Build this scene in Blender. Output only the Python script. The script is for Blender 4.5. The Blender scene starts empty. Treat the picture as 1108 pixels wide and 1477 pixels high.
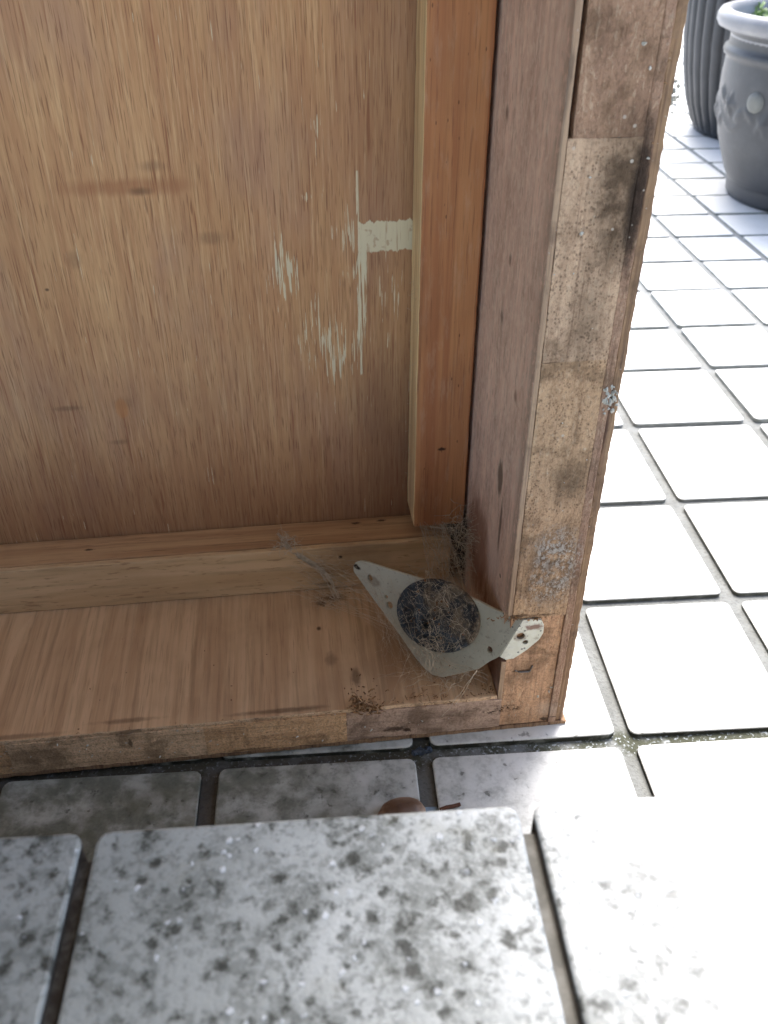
import bpy, bmesh, math, random
from mathutils import Vector, Matrix, noise as mnoise

random.seed(7)
S = bpy.context.scene
COL = S.collection
R = math.radians

# ------------------------------------------------------------------ camera, sky, sun, exposure
CAM_H, F_PX, PITCH = 0.333, 1270.0, R(36)
cam_d = bpy.data.cameras.new('camera')
cam = bpy.data.objects.new('camera', cam_d)
COL.objects.link(cam)
S.camera = cam
cam.location = (0, 0, CAM_H)
cam.rotation_euler = (R(90) - PITCH, 0, 0)
cam_d.sensor_fit = 'VERTICAL'
cam_d.sensor_height = 24.0
cam_d.lens = 24.0 * F_PX / 1477.0
cam_d.clip_start = 0.005
cam_d.clip_end = 400
cam_d.dof.use_dof = True
cam_d.dof.focus_distance = 0.36
cam_d.dof.aperture_fstop = 14.0

SUN_AZ, SUN_EL = R(12), R(52)          # azimuth measured from +Y towards +X
world = bpy.data.worlds.new('World')
S.world = world
world.use_nodes = True
wn = world.node_tree
wn.nodes.clear()
sky = wn.nodes.new('ShaderNodeTexSky')
sky.sky_type = 'NISHITA'
sky.sun_disc = False
sky.sun_elevation = SUN_EL
sky.sun_rotation = SUN_AZ
sky.air_density = 1.0
sky.dust_density = 3.0
sky.ozone_density = 1.0
bg = wn.nodes.new('ShaderNodeBackground')
bg.inputs['Strength'].default_value = 0.1
wo = wn.nodes.new('ShaderNodeOutputWorld')
wn.links.new(sky.outputs[0], bg.inputs[0])
wn.links.new(bg.outputs[0], wo.inputs[0])

sun_d = bpy.data.lights.new('sun', 'SUN')
sun_d.energy = 1.2
sun_d.angle = R(38)
sun_d.color = (1.0, 0.985, 0.955)
sun = bpy.data.objects.new('sun', sun_d)
COL.objects.link(sun)
sd = Vector((math.sin(SUN_AZ) * math.cos(SUN_EL), math.cos(SUN_AZ) * math.cos(SUN_EL), math.sin(SUN_EL)))
sun.rotation_euler = sd.to_track_quat('Z', 'Y').to_euler()
sun.location = (2, 3, 4)

S.view_settings.view_transform = 'Standard'
S.view_settings.look = 'None'
S.view_settings.gamma = 1.0
S.view_settings.use_curve_mapping = False
S.view_settings.exposure = 2.55
S.render.engine = 'CYCLES'
S.cycles.use_denoising = True
S.cycles.max_bounces = 8

# ------------------------------------------------------------------ node helpers
def lin(r, g, b, k=1.0):
    f = lambda c: (c / 12.92 if c <= 0.04045 else ((c + 0.055) / 1.055) ** 2.4) * k
    return (f(r / 255), f(g / 255), f(b / 255), 1)

class V:
    """a node socket (or number) with arithmetic"""
    def __init__(s, nt, sock): s.nt, s.k = nt, sock
    def _op(s, op, *a, clamp=False):
        n = s.nt.nodes.new('ShaderNodeMath'); n.operation = op; n.use_clamp = clamp
        for i, x in enumerate((s,) + a):
            x = x.k if isinstance(x, V) else x
            if isinstance(x, (int, float)): n.inputs[i].default_value = x
            else: s.nt.links.new(x, n.inputs[i])
        return V(s.nt, n.outputs[0])
    def __add__(s, o): return s._op('ADD', o)
    __radd__ = __add__
    def __sub__(s, o): return s._op('SUBTRACT', o)
    def __rsub__(s, o): return (s * -1) + o
    def __mul__(s, o): return s._op('MULTIPLY', o)
    __rmul__ = __mul__
    def __truediv__(s, o): return s._op('DIVIDE', o)
    def abs(s): return s._op('ABSOLUTE')
    def min(s, o): return s._op('MINIMUM', o)
    def max(s, o): return s._op('MAXIMUM', o)
    def pow(s, o): return s._op('POWER', o)
    def sat(s): return s._op('ADD', 0.0, clamp=True)
    def step(s, lo, hi):
        n = s.nt.nodes.new('ShaderNodeMapRange'); n.interpolation_type = 'SMOOTHSTEP'
        a, b, t0, t1 = (lo, hi, 0.0, 1.0) if lo < hi else (hi, lo, 1.0, 0.0)
        s.nt.links.new(s.k, n.inputs[0])
        n.inputs[1].default_value = a; n.inputs[2].default_value = b
        n.inputs[3].default_value = t0; n.inputs[4].default_value = t1
        return V(s.nt, n.outputs[0])

class Mat:
    def __init__(s, name, rough=0.6, spec=0.3, coords='Object'):
        s.m = bpy.data.materials.new(name); s.m.use_nodes = True
        s.nt = s.m.node_tree
        s.b = s.nt.nodes['Principled BSDF']
        s.b.inputs['Roughness'].default_value = rough
        s.b.inputs['Specular IOR Level'].default_value = spec
        if coords == 'World':
            g = s.nt.nodes.new('ShaderNodeNewGeometry'); s.vec = g.outputs['Position']
        else:
            t = s.nt.nodes.new('ShaderNodeTexCoord'); s.vec = t.outputs['Object']
        sp = s.nt.nodes.new('ShaderNodeSeparateXYZ'); s.nt.links.new(s.vec, sp.inputs[0])
        s.x, s.y, s.z = (V(s.nt, sp.outputs[i]) for i in range(3))
        s.col = None
    def scaled(s, sc, off=(0, 0, 0)):
        n = s.nt.nodes.new('ShaderNodeMapping'); n.inputs['Scale'].default_value = sc; n.inputs['Location'].default_value = off
        s.nt.links.new(s.vec, n.inputs[0]); return n.outputs[0]
    def noise(s, sc, detail=3, rough=0.55, dist=0.0, off=(0, 0, 0)):
        if isinstance(sc, (int, float)): sc = (sc,) * 3
        n = s.nt.nodes.new('ShaderNodeTexNoise'); n.inputs['Scale'].default_value = 1.0
        n.inputs['Detail'].default_value = detail; n.inputs['Roughness'].default_value = rough; n.inputs['Distortion'].default_value = dist
        s.nt.links.new(s.scaled(sc, off), n.inputs['Vector']); return V(s.nt, n.outputs['Fac'])
    def voro(s, sc, rand=1.0, feature='F1', out='Distance'):
        if isinstance(sc, (int, float)): sc = (sc,) * 3
        n = s.nt.nodes.new('ShaderNodeTexVoronoi'); n.inputs['Scale'].default_value = 1.0; n.feature = feature
        n.inputs['Randomness'].default_value = rand
        s.nt.links.new(s.scaled(sc), n.inputs['Vector']); return V(s.nt, n.outputs[out])
    def mix(s, fac, c, mode='MIX'):
        """paint colour c over the running colour by fac"""
        n = s.nt.nodes.new('ShaderNodeMix'); n.data_type = 'RGBA'; n.blend_type = mode
        if isinstance(fac, V): s.nt.links.new(fac.k, n.inputs[0])
        else: n.inputs[0].default_value = fac
        if s.col is None: raise RuntimeError
        if isinstance(s.col, tuple): n.inputs[6].default_value = s.col
        else: s.nt.links.new(s.col, n.inputs[6])
        n.inputs[7].default_value = c
        s.col = n.outputs[2]
    def ell(s, u, v, u0, v0, a, b, edge=0.5, wob=None, amt=0.6):
        du = (u - u0) / a; dv = (v - v0) / b
        d = (du * du + dv * dv).pow(0.5)
        if wob is not None: d = d + (wob - 0.5) * (2 * amt)
        return d.step(1.0, 1.0 - edge)
    def done(s, bump=None, strength=0.3, dist=0.001, rough=None):
        if s.col is not None:
            if isinstance(s.col, tuple): s.b.inputs['Base Color'].default_value = s.col
            else: s.nt.links.new(s.col, s.b.inputs['Base Color'])
        if rough is not None: s.nt.links.new(rough.k, s.b.inputs['Roughness'])
        if bump is not None:
            n = s.nt.nodes.new('ShaderNodeBump'); n.inputs['Strength'].default_value = strength; n.inputs['Distance'].default_value = dist
            s.nt.links.new(bump.k, n.inputs['Height']); s.nt.links.new(n.outputs[0], s.b.inputs['Normal'])
        return s.m

def grain(m, axis, bands, fine, pores):
    """three stretched noises along axis (0,1,2)"""
    def sc(a, l):
        v = [a, a, a]; v[axis] = l; return tuple(v)
    return (m.noise(sc(*bands), 3, 0.6, 0.4), m.noise(sc(*fine), 4, 0.65), m.noise(sc(*pores), 2, 0.5))

# ------------------------------------------------------------------ wood materials (cabinet coordinates, metres)
def mat_plywood_panel():
    m = Mat('plywood_panel', 0.62, 0.28)
    b, f, p = grain(m, 2, (38, 3.0), (520, 26), (1700, 75))
    f2 = m.noise((1100, 1100, 34), 3, 0.6, 0.0, (2, 2, 2))
    f3 = m.noise((260, 260, 20), 4, 0.62, 0.3, (7, 1, 3))
    blot = m.noise(9, 4, 0.55)
    bl2 = m.noise((26, 26, 11), 4, 0.6)
    m.col = lin(210, 161, 114)
    m.mix(b.step(0.36, 0.68) * 0.5, lin(186, 138, 95))
    m.mix(f3.step(0.40, 0.66) * 0.5, lin(182, 127, 89))
    m.mix(f.step(0.44, 0.72) * 0.46, lin(148, 100, 68))
    m.mix(f2.step(0.50, 0.70) * 0.36, lin(240, 201, 151))
    m.mix(bl2.step(0.44, 0.70) * 0.35, lin(173, 135, 116))
    m.mix(blot.step(0.44, 0.72) * 0.35, lin(162, 117, 90))
    m.mix(p.step(0.56, 0.68) * 0.6, lin(128, 85, 58))
    p2 = m.noise((560, 560, 22), 2, 0.5, 0.0, (3, 1, 7))
    m.mix(p2.step(0.66, 0.73) * 0.55, lin(138, 77, 51))
    w = m.noise(160, 4, 0.6)
    x, z = m.x, m.z
    # reddish scuff, smudges, knot, darker tone towards the bottom and right
    sc_ = m.noise((140, 140, 40), 3)
    m.mix(m.ell(x, z, -0.182, 0.2285, 0.034, 0.005, 0.7, sc_, 0.5) * 0.5, lin(154, 94, 61))
    for (u, v, a, c, k) in ((-0.176, 0.2265, .006, .0025, .6), (-0.170, 0.2365, .007, .003, .35), (-0.150, 0.206, .008, .004, .35), (-0.208, 0.199, .005, .006, .3),
                            (-0.222, 0.1865, .0012, .0009, .9), (-0.1995, 0.129, .006, .005, .3), (-0.225, 0.128, .010, .002, .45), (-0.205, 0.108, .006, .002, .35)):
        m.mix(m.ell(x, z, u, v, a, c, 0.8, w, 0.35) * k, lin(107, 78, 58))
    m.mix(m.ell(x, z, -0.2005, 0.1265, .0035, .0065, 0.35, w, 0.25) * 0.45, lin(201, 132, 76))
    m.mix(((z + (blot - 0.5) * 0.09).step(0.115, 0.058)) * 0.38, lin(112, 73, 54))
    m.mix(m.ell(x, z, -0.075, 0.115, 0.03, 0.05, 0.9, blot, 0.5) * 0.35, lin(111, 78, 56))
    m.mix(((x + (b - 0.5) * 0.02).step(-0.10, -0.066)) * 0.3, lin(135, 94, 70))
    # cream paint: a broad stroke, a vertical stroke and dry brush marks along the grain
    e1 = m.noise((500, 500, 120), 3); e2 = m.noise((900, 900, 40), 3, 0.6); e3 = m.noise((1400, 1400, 60), 2, 0.5)
    bx = ((x + 0.0722).abs() - 0.0132 + (e1 - 0.5) * 0.004)
    bz = ((z - 0.2040 - (x + 0.0722) * 0.04).abs() - 0.0064 + (e1 - 0.5) * 0.0045)
    A = (bx.max(bz)).step(0.0006, -0.0002) * (e2.step(0.70, 0.62) * 0.35 + e3.step(0.72, 0.6) * 0.65)
    xc = x + 0.0843 + (0.204 - z) * 0.022
    bz2 = (z - 0.172).abs() - 0.0345
    B = ((xc.abs() - 0.0019 + (e1 - 0.5) * 0.003).max(bz2 + (e1 - 0.5) * 0.02)).step(0.0004, -0.0003) * (e2 + (z - 0.17) * 2.2).step(0.44, 0.52)
    Bu = ((x + 0.0866).abs() - 0.0009).max((z - 0.218).abs() - 0.014).step(0.0003, -0.0003) * e2.step(0.47, 0.53)
    reg = m.ell(x, z, -0.119, 0.190, 0.013, 0.024, 0.9)
    for (u, v, a, c) in ((-0.106, 0.158, 0.016, 0.030), (-0.0965, 0.150, 0.013, 0.028), (-0.1027, 0.2505, 0.004, 0.010), (-0.073, 0.175, 0.011, 0.05), (-0.108, 0.222, 0.005, 0.004),
                         (-0.090, 0.2, 0.012, 0.035)):
        reg = reg.max(m.ell(x, z, u, v, a, c, 0.9) * (0.72 if u > -0.095 else 1.0))
    D = (e3 + (e1 - 0.5) * 0.25 + reg * 0.25).step(0.745, 0.79)
    e4 = m.noise((620, 620, 42), 2, 0.5, 0, (5, 2, 1))
    reg2 = m.ell(x, z, -0.1205, 0.192, 0.009, 0.016, 0.9).max(m.ell(x, z, -0.102, 0.157, 0.008, 0.012, 0.9)).max(m.ell(x, z, -0.1027, 0.2495, 0.003, 0.008, 0.9))
    D2 = (e4 + (e3 - 0.5) * 0.5 + reg2 * 0.25).step(0.79, 0.83)
    A = A * (m.noise((160, 160, 120), 3, 0.6).step(0.66, 0.60) * 0.5 + 0.5)
    paint = A.max(B).max(Bu).max(D * 0.85).max(D2 * 0.9)
    m.mix(paint * (0.86 + e2 * 0.14), lin(226, 212, 178))
    return m.done(f * 0.5 + p * 0.5 + paint * 0.5, 0.35, 0.0006)

def mat_grain(name, light, dark, axis, pore_col, stain=None, rough=0.55, pore_k=0.5, fine=(420, 12), band=(70, 3), bump=0.25, blot_k=0.25, pore=(1300, 60), pore_th=(0.60, 0.70)):
    m = Mat(name, rough, 0.3)
    b, f, p = grain(m, axis, band, fine, pore)
    m.col = light
    m.mix(b.step(0.35, 0.68), dark)
    mid = tuple(0.6 * c for c in dark[:3]) + (1,)
    m.mix(f.step(0.46, 0.74) * 0.6, mid)
    bl = m.noise(22, 4, 0.6)
    m.mix(bl.step(0.45, 0.75) * blot_k, mid)
    m.mix(p.step(*pore_th) * pore_k, pore_col)
    if stain: stain(m)
    return m.done(f * 0.5 + p * 0.6, bump, 0.0005)

def lower_lath_stain(m):
    w = m.noise(200, 3)
    for (u, c, a, b_, k) in ((-0.1005, 0.0455, .0013, .0013, .95), (-0.2245, 0.05, .002, .0009, .0), (-0.109, 0.028, .006, .0015, .5)):
        m.mix(m.ell(m.x, m.z, u, c, a, b_, 0.5, w, 0.2) * k, lin(40, 26, 20))
    m.mix(m.ell(m.x, m.z, -0.10, 0.040, .028, .02, 0.9, m.noise(60, 4), 0.7) * 0.4, lin(110, 84, 62))

def inner_side_stain(m):
    w = m.noise((220, 220, 90), 4, 0.6)
    y, z = m.y, m.z
    fz = m.noise((500, 420, 260), 4, 0.65, 0.6)
    m.mix(m.noise((60, 60, 40), 4, 0.6).step(0.42, 0.7) * 0.35, lin(163, 126, 106))
    m.mix(fz.step(0.40, 0.7) * 0.5, lin(240, 218, 192))
    m.mix(m.ell(y, z, 0.060, 0.066, 0.034, 0.036, 0.6, w, 0.35) * 0.75, lin(120, 69, 41))
    m.mix(m.ell(y, z, 0.020, 0.040, 0.034, 0.034, 0.7, w, 0.35) * 0.7, lin(105, 58, 41))
    m.mix(m.ell(y, z, 0.030, 0.083, 0.016, 0.022, 0.8, w, 0.5) * 0.55, lin(213, 189, 173))
    m.mix(m.ell(y, z, 0.031, 0.126, 0.0055, 0.011, 0.5, w, 0.4) * 0.85, lin(108, 90, 74))
    m.mix(m.ell(y, z, 0.024, 0.105, 0.0025, 0.017, 0.7, w, 0.4) * 0.75, lin(89, 72, 60))
    m.mix(m.ell(y, z, 0.0165, 0.0835, 0.0013, 0.0012, 0.4) * 0.95, lin(28, 19, 16))
    for (a, b_) in ((0.066, 0.262), (0.045, 0.215), (0.05, 0.19), (0.02, 0.17)):
        m.mix(m.ell(y, z, a, b_, 0.003, 0.004, 0.8, w, 0.5) * 0.6, lin(91, 67, 56))
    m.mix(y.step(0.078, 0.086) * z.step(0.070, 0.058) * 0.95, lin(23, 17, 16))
    m.mix(y.step(0.012, 0.0) * fz.step(0.3, 0.6) * 0.5, lin(95, 72, 58))

def bottom_top_stain(m):
    w = m.noise(180, 4, 0.6)
    x, y = m.x, m.y
    m.mix(m.ell(x, y, -0.075, 0.03, 0.045, 0.03, 0.9, m.noise(50, 3), 0.4) * 0.35, lin(98, 66, 46))
    for (u, v, a, b_, k) in ((-0.1055, 0.0775, .010, .004, .6), (-0.112, 0.074, .004, .003, .7), (-0.1145, 0.055, .0015, .0018, .9), (-0.099, 0.02, .003, .008, .6),
                             (-0.204, 0.006, .02, .002, .5), (-0.135, 0.0035, .03, .002, .6), (-0.11, 0.033, .004, .006, .4), (-0.255, 0.0025, .03, .002, .5)):
        m.mix(m.ell(x, y, u, v, a, b_, 0.7, w, 0.5) * k, lin(70, 46, 34))

def mat_edge(name, base, dark, pores=True, axis_h=False):
    """raw sawn board edges: pores, mould bloom, white fuzz and grime"""
    m = Mat(name, 0.8, 0.15)
    x, z = m.x, m.z
    b = m.noise((260, 60, 26) if not axis_h else (26, 60, 260), 4, 0.6)
    f = m.noise(900, 3, 0.6)
    big = m.noise(38, 5, 0.62, 0.3)
    med = m.noise(130, 5, 0.65)
    m.col = base
    m.mix(b.step(0.36, 0.68) * 0.7, dark)
    m.mix(f.step(0.46, 0.68) * 0.45, lin(118, 92, 72))
    fb = m.noise((700, 300, 240) if not axis_h else (240, 300, 700), 4, 0.7, 0.5, (4, 4, 2))
    m.mix(fb.step(0.54, 0.66) * 0.45, lin(206, 182, 154))
    m.mix(fb.step(0.42, 0.34) * 0.45, lin(98, 74, 58))
    ln = m.noise((520, 100, 16) if not axis_h else (16, 100, 520), 3, 0.6)
    m.mix(ln.step(0.58, 0.68) * 0.4, lin(110, 84, 68))
    m.mix(big.step(0.50, 0.64) * 0.55 , lin(86, 66, 48))
    # olive and brown mould, strongest between z 0.2 and 0.28 and again lower down
    hi = m.ell(x, z, -0.0135, 0.252, 0.013, 0.034, 0.8, big, 0.9)
    hi = hi.max(m.ell(x, z, -0.018, 0.206, 0.012, 0.02, 0.9, big, 0.9) * 0.5).max(m.ell(x, z, -0.016, 0.143, 0.011, 0.016, 0.9, big, 0.8) * 0.8)
    lo = m.ell(x, z, -0.018, 0.100, 0.017, 0.028, 0.6, med, 0.5)
    m.mix((hi * (med.step(0.28, 0.58) * 0.6 + 0.4)) * 0.85, lin(62, 48, 35))
    m.mix(lo * med.step(0.36, 0.58) * 0.85, lin(86, 66, 50))
    m.mix(m.ell(x, z, -0.008, 0.25, 0.004, 0.03, 0.6, med, 0.8) * 0.8, lin(40, 32, 28))
    if pores:
        v = m.voro((760, 200, 620), 1.0); vd = v.step(0.36, 0.20)
        m.mix(vd * m.noise(110, 2).step(0.36, 0.6) * 0.5 * z.step(0.048, 0.08), lin(58, 40, 30))
        m.mix(m.noise((900, 200, 500), 2).step(0.66, 0.72) * 0.5, lin(50, 34, 28))
    fz2 = m.noise((950, 950, 700), 4, 0.75)
    fuzz = lo * (med * 0.5 + fz2 * 0.8 - 0.15).step(0.46, 0.58) * m.noise((60, 60, 34), 3, 0.6, 0.0, (1, 1, 4)).step(0.36, 0.52)
    m.mix(fuzz * 0.65, lin(206, 202, 194))
    # rot marks near the lower corner and scattered knocks
    w = m.noise(420, 3, 0.6)
    chew = m.ell(x, z, -0.0295, 0.0148, 0.0085, 0.0030, 0.7, w, 0.5) * (m.noise((420, 100, 520), 4, 0.7, 0.8) ).step(0.47, 0.55)
    chew = chew.max(m.ell(x, z, -0.0385, 0.0142, 0.005, 0.002, 0.7, w, 0.6) * m.noise((420, 100, 620), 3, 0.7).step(0.5, 0.58))
    m.mix(chew * 0.9, lin(52, 34, 26))
    for (u, c, a, b_, k) in ((-0.083, .0085, .0065, .0022, .75), (-0.077, .0070, .003, .002, .9), (-0.0115, .0048, .003, .002, .9), (-0.007, .0068, .006, .0005, .85),
                             (-0.0065, .016, .004, .003, .4), (-0.203, .016, .0014, .0036, .7), (-0.247, .010, .006, .003, .3), (-0.15, .004, .012, .0012, .6), (-0.09, .003, .014, .001, .6),
                             (-0.030, .0745, .006, .0012, .7), (-0.018, .0742, .006, .0008, .6), (-0.0265, .0392, .0035, .0008, .7)):
        m.mix(m.ell(x, z, u, c, a, b_, 0.6, w, 0.95) * k, lin(58, 40, 30))
    m.mix(m.ell(x, z, -0.010, 0.012, 0.008, 0.009, 0.9, w, 0.4) * 0.35, lin(190, 176, 162))
    m.mix((m.voro(190, 1.0).step(0.13, 0.09)) * m.noise(14, 1).step(0.5, 0.6) * 0.7, lin(200, 190, 176))
    return m.done(f * 0.6 + med * 0.8 + fb * 0.6 - chew, 0.8, 0.001)

def mat_ply(name, a, b_, dark=lin(52, 36, 32)):
    m = Mat(name, 0.75, 0.2)
    l = m.noise((900, 200, 18), 4, 0.65); g = m.noise((300, 300, 26), 4, 0.6); d = m.noise(60, 4, 0.6)
    m.col = a
    m.mix(l.step(0.40, 0.66) * 0.8, b_)
    m.mix(g.step(0.54, 0.68) * 0.75, dark)
    m.mix(d.step(0.50, 0.66) * 0.5, lin(88, 70, 60))
    m.mix((m.noise(700, 2).step(0.70, 0.75)) * 0.6, lin(190, 180, 170))
    return m.done(l + g, 0.5, 0.0008)

M = {}
M['panel'] = mat_plywood_panel()
M['vbatten'] = mat_grain('red_batten_wood', lin(204, 143, 95), lin(181, 117, 77), 2, lin(115, 67, 47), band=(110, 4), fine=(420, 9), pore=(1100, 45), pore_k=0.35,
                         stain=lambda m: [m.mix(m.noise((300, 300, 60), 4, 0.65).step(0.50, 0.72) * 0.28, lin(211, 173, 141)), m.mix(m.noise((30, 30, 14), 4).step(0.48, 0.7) * 0.35, lin(132, 86, 59)), m.mix(m.voro((260, 260, 90)).step(0.10, 0.05) * 0.6, lin(66, 39, 29))] and m.mix(m.ell(m.x, m.z, -0.0495, 0.107, .0022, .0012, 0.5, m.noise(600, 2), 0.6) * 0.9, lin(41, 26, 21)), blot_k=0.12)
M['vbatten_side'] = mat_grain('pale_batten_side', lin(240, 211, 158), lin(209, 170, 124), 2, lin(157, 123, 87), band=(200, 8))
M['lath'] = mat_grain('beech_lath', lin(221, 188, 147), lin(202, 166, 125), 0, lin(136, 95, 64), pore=(900, 130), pore_th=(0.62, 0.70), band=(90, 8), fine=(300, 20), stain=lower_lath_stain, blot_k=0.2)
M['lath_back'] = mat_grain('shaded_lath', lin(205, 165, 124), lin(180, 138, 101), 0, lin(106, 71, 50), band=(130, 7), fine=(500, 10),
                           stain=lambda m: [m.mix(m.ell(m.x, m.y, u, v, .0035, .0011, 0.6, m.noise(500, 2), 0.6) * 0.85, lin(49, 34, 28)) for u, v in ((-0.0905, 0.1045), (-0.2285, 0.0985), (-0.0765, 0.1055))])
M['bottom_top'] = mat_grain('bottom_veneer', lin(216, 181, 144), lin(193, 156, 121), 1, lin(142, 104, 79), band=(150, 5), fine=(420, 12), pore=(1500, 50), pore_k=0.35, stain=bottom_top_stain, blot_k=0.3)
M['inner_side'] = mat_grain('weathered_side_veneer', lin(236, 200, 175), lin(211, 175, 153), 2, lin(153, 122, 105), band=(90, 8), fine=(380, 60), pore=(900, 160), stain=inner_side_stain, rough=0.8, bump=0.4, blot_k=0.3)
M['edge_a'] = mat_edge('sawn_edge_tan', lin(199, 165, 131), lin(169, 136, 106))
M['edge_b'] = mat_edge('sawn_edge_brown', lin(172, 139, 114), lin(144, 112, 93), pores=False)
M['edge_ply'] = mat_edge('sawn_edge_ply', lin(172, 140, 117), lin(139, 109, 93), False)
M['edge_c'] = mat_edge('sawn_edge_pale', lin(205, 174, 145), lin(166, 137, 112))
M['edge_corner'] = mat_edge('sawn_edge_corner', lin(208, 166, 132), lin(172, 136, 108), pores=False)
M['edge_h1'] = mat_edge('bottom_edge_grey', lin(200, 170, 149), lin(156, 133, 118), False, True)
M['edge_h2'] = mat_edge('bottom_edge_orange', lin(231, 189, 146), lin(191, 148, 111), False, True)
M['edge_h3'] = mat_edge('bottom_edge_tan', lin(240, 205, 168), lin(197, 161, 126), False, True)
M['ply_in'] = mat_ply('ply_inner_layer', lin(180, 152, 125), lin(146, 120, 100), lin(104, 88, 76))
M['ply_mid'] = mat_ply('ply_middle_layer', lin(165, 137, 117), lin(128, 102, 87))
M['ply_out'] = mat_ply('ply_outer_layer', lin(156, 127, 99), lin(119, 91, 73), lin(70, 51, 48))

def simple(name, col, rough=0.5, metal=0.0, spec=0.3, var=0.25, sc=60, dark=None, bump=0.0, coords='Object'):
    m = Mat(name, rough, spec, coords)
    m.b.inputs['Metallic'].default_value = metal
    n = m.noise(sc, 5, 0.6)
    m.col = col
    m.mix(n.step(0.35, 0.7) * var, dark or tuple(0.45 * c for c in col[:3]) + (1,))
    return m.done(n if bump else None, bump, 0.001)

M['roof'] = simple('pale_shade_sheet', lin(170, 166, 158), 0.7, var=0.2)
M['outside'] = simple('dark_outer_finish', lin(62, 38, 32), 0.45, var=0.5)
M['inside_dark'] = simple('dim_inside_wood', lin(96, 70, 52), 0.8)

# ------------------------------------------------------------------ mesh helpers
def link_mesh(name, bm, mats, parent=None, smooth=False):
    me = bpy.data.meshes.new(name)
    bm.normal_update(); bm.to_mesh(me); bm.free()
    for m in (mats if isinstance(mats, (list, tuple)) else [mats]): me.materials.append(m)
    if smooth:
        for p in me.polygons: p.use_smooth = True
    o = bpy.data.objects.new(name, me); COL.objects.link(o)
    if parent: o.parent = parent
    return o

def tag(o, label=None, cat=None, group=None, kind=None):
    if label: o['label'] = label
    if cat: o['category'] = cat
    if group: o['group'] = group
    if kind: o['kind'] = kind
    return o

def empty(name, loc, rz=0.0):
    o = bpy.data.objects.new(name, None); o.empty_display_size = 0.05
    COL.objects.link(o); o.location = loc; o.rotation_euler = (0, 0, rz); return o

def box_bm(x0, x1, y0, y1, z0, z1, bevel=0.0, bm=None):
    own = bm is None
    bm = bm or bmesh.new()
    vs = [bm.verts.new(p) for p in ((x0, y0, z0), (x1, y0, z0), (x1, y1, z0), (x0, y1, z0), (x0, y0, z1), (x1, y0, z1), (x1, y1, z1), (x0, y1, z1))]
    fs = [bm.faces.new([vs[i] for i in f]) for f in ((3, 2, 1, 0), (4, 5, 6, 7), (0, 1, 5, 4), (1, 2, 6, 5), (2, 3, 7, 6), (3, 0, 4, 7))]
    if bevel and own:
        bmesh.ops.bevel(bm, geom=list(bm.edges), offset=bevel, segments=2, profile=0.5, affect='EDGES')
    return bm

def rough_board(name, x0, x1, y0, y1, z0, z1, mats, parent, cuts=(0, 0, 0), jit=0.0002, bevel=0.0005, jscale=160, zone=None, matf=None):
    """board with slightly worn, uneven arrises; cuts = number of subdivisions per axis within zone"""
    bm = box_bm(x0, x1, y0, y1, z0, z1, bevel)
    lo, hi = (x0, y0, z0), (x1, y1, z1)
    for ax in range(3):
        if not cuts[ax]: continue
        a, b = (zone[ax] if zone and zone[ax] else (lo[ax], hi[ax]))
        no = Vector([1 if i == ax else 0 for i in range(3)])
        for k in range(1, cuts[ax]):
            c = a + (b - a) * k / cuts[ax]
            if not lo[ax] + bevel * 1.5 < c < hi[ax] - bevel * 1.5: continue
            bmesh.ops.bisect_plane(bm, geom=list(bm.verts) + list(bm.edges) + list(bm.faces), plane_co=no * c, plane_no=no)
    off = Vector((hash(name) % 7, len(bpy.data.objects) * 1.7, 3))
    if jit:
        for v in bm.verts:
            n = mnoise.noise_vector(v.co * jscale + off) + 0.6 * mnoise.noise_vector(v.co * jscale * 3.1 + off)
            v.co += n * jit
    if matf:
        bm.normal_update()
        for f in bm.faces: f.material_index = matf(f)
    return link_mesh(name, bm, mats, parent)

def tubes_bm(lines, radius, sides=3, bm=None):
    bm = bm or bmesh.new()
    for k, ln in enumerate(lines):
        r = radius if isinstance(radius, (int, float)) else radius[k]
        rings = []
        n = len(ln)
        for i, p in enumerate(ln):
            t = (ln[min(i + 1, n - 1)] - ln[max(i - 1, 0)])
            if t.length < 1e-9: t = Vector((0, 0, 1))
            t.normalize()
            a = t.orthogonal().normalized(); b = t.cross(a)
            rings.append([bm.verts.new(p + (a * math.cos(q) + b * math.sin(q)) * r) for q in (2 * math.pi * j / sides for j in range(sides))])
        for A, B in zip(rings, rings[1:]):
            for j in range(sides):
                bm.faces.new((A[j], A[(j + 1) % sides], B[(j + 1) % sides], B[j]))
    return bm

def lump_bm(pts, bm=None, sub=1, jit=0.35):
    """irregular crumbs: (centre, (sx,sy,sz))"""
    bm = bm or bmesh.new()
    for c, s in pts:
        mtx = Matrix.Translation(c) @ Matrix.Rotation(random.uniform(0, 6.3), 4, Vector((random.uniform(-1, 1), random.uniform(-1, 1), random.uniform(-1, 1))).normalized() if s[0] == s[1] == s[2] else Vector((0, 0, 1)))
        r = bmesh.ops.create_icosphere(bm, subdivisions=sub, radius=1.0)
        for v in r['verts']:
            v.co *= 1 + random.uniform(-jit, jit)
            v.co = mtx @ Vector((v.co.x * s[0], v.co.y * s[1], v.co.z * s[2]))
    return bm

# ------------------------------------------------------------------ ground: tiled courtyard and the door step
TILE_YAW = R(4.1)
TX = Vector((math.cos(TILE_YAW), math.sin(TILE_YAW), 0)); TD = Vector((-math.sin(TILE_YAW), math.cos(TILE_YAW), 0))
def tw(a, b, z=0.0):
    return TX * a + TD * b + Vector((0, 0, z))
def project(p):
    d = Vector(p) - Vector((0, 0, CAM_H))
    zc = d.y * math.cos(PITCH) - d.z * math.sin(PITCH)
    if zc < 0.02: return None
    return 554 + F_PX * d.x / zc, 738.5 + F_PX * (-d.y * math.sin(PITCH) - d.z * math.cos(PITCH)) / zc

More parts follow.
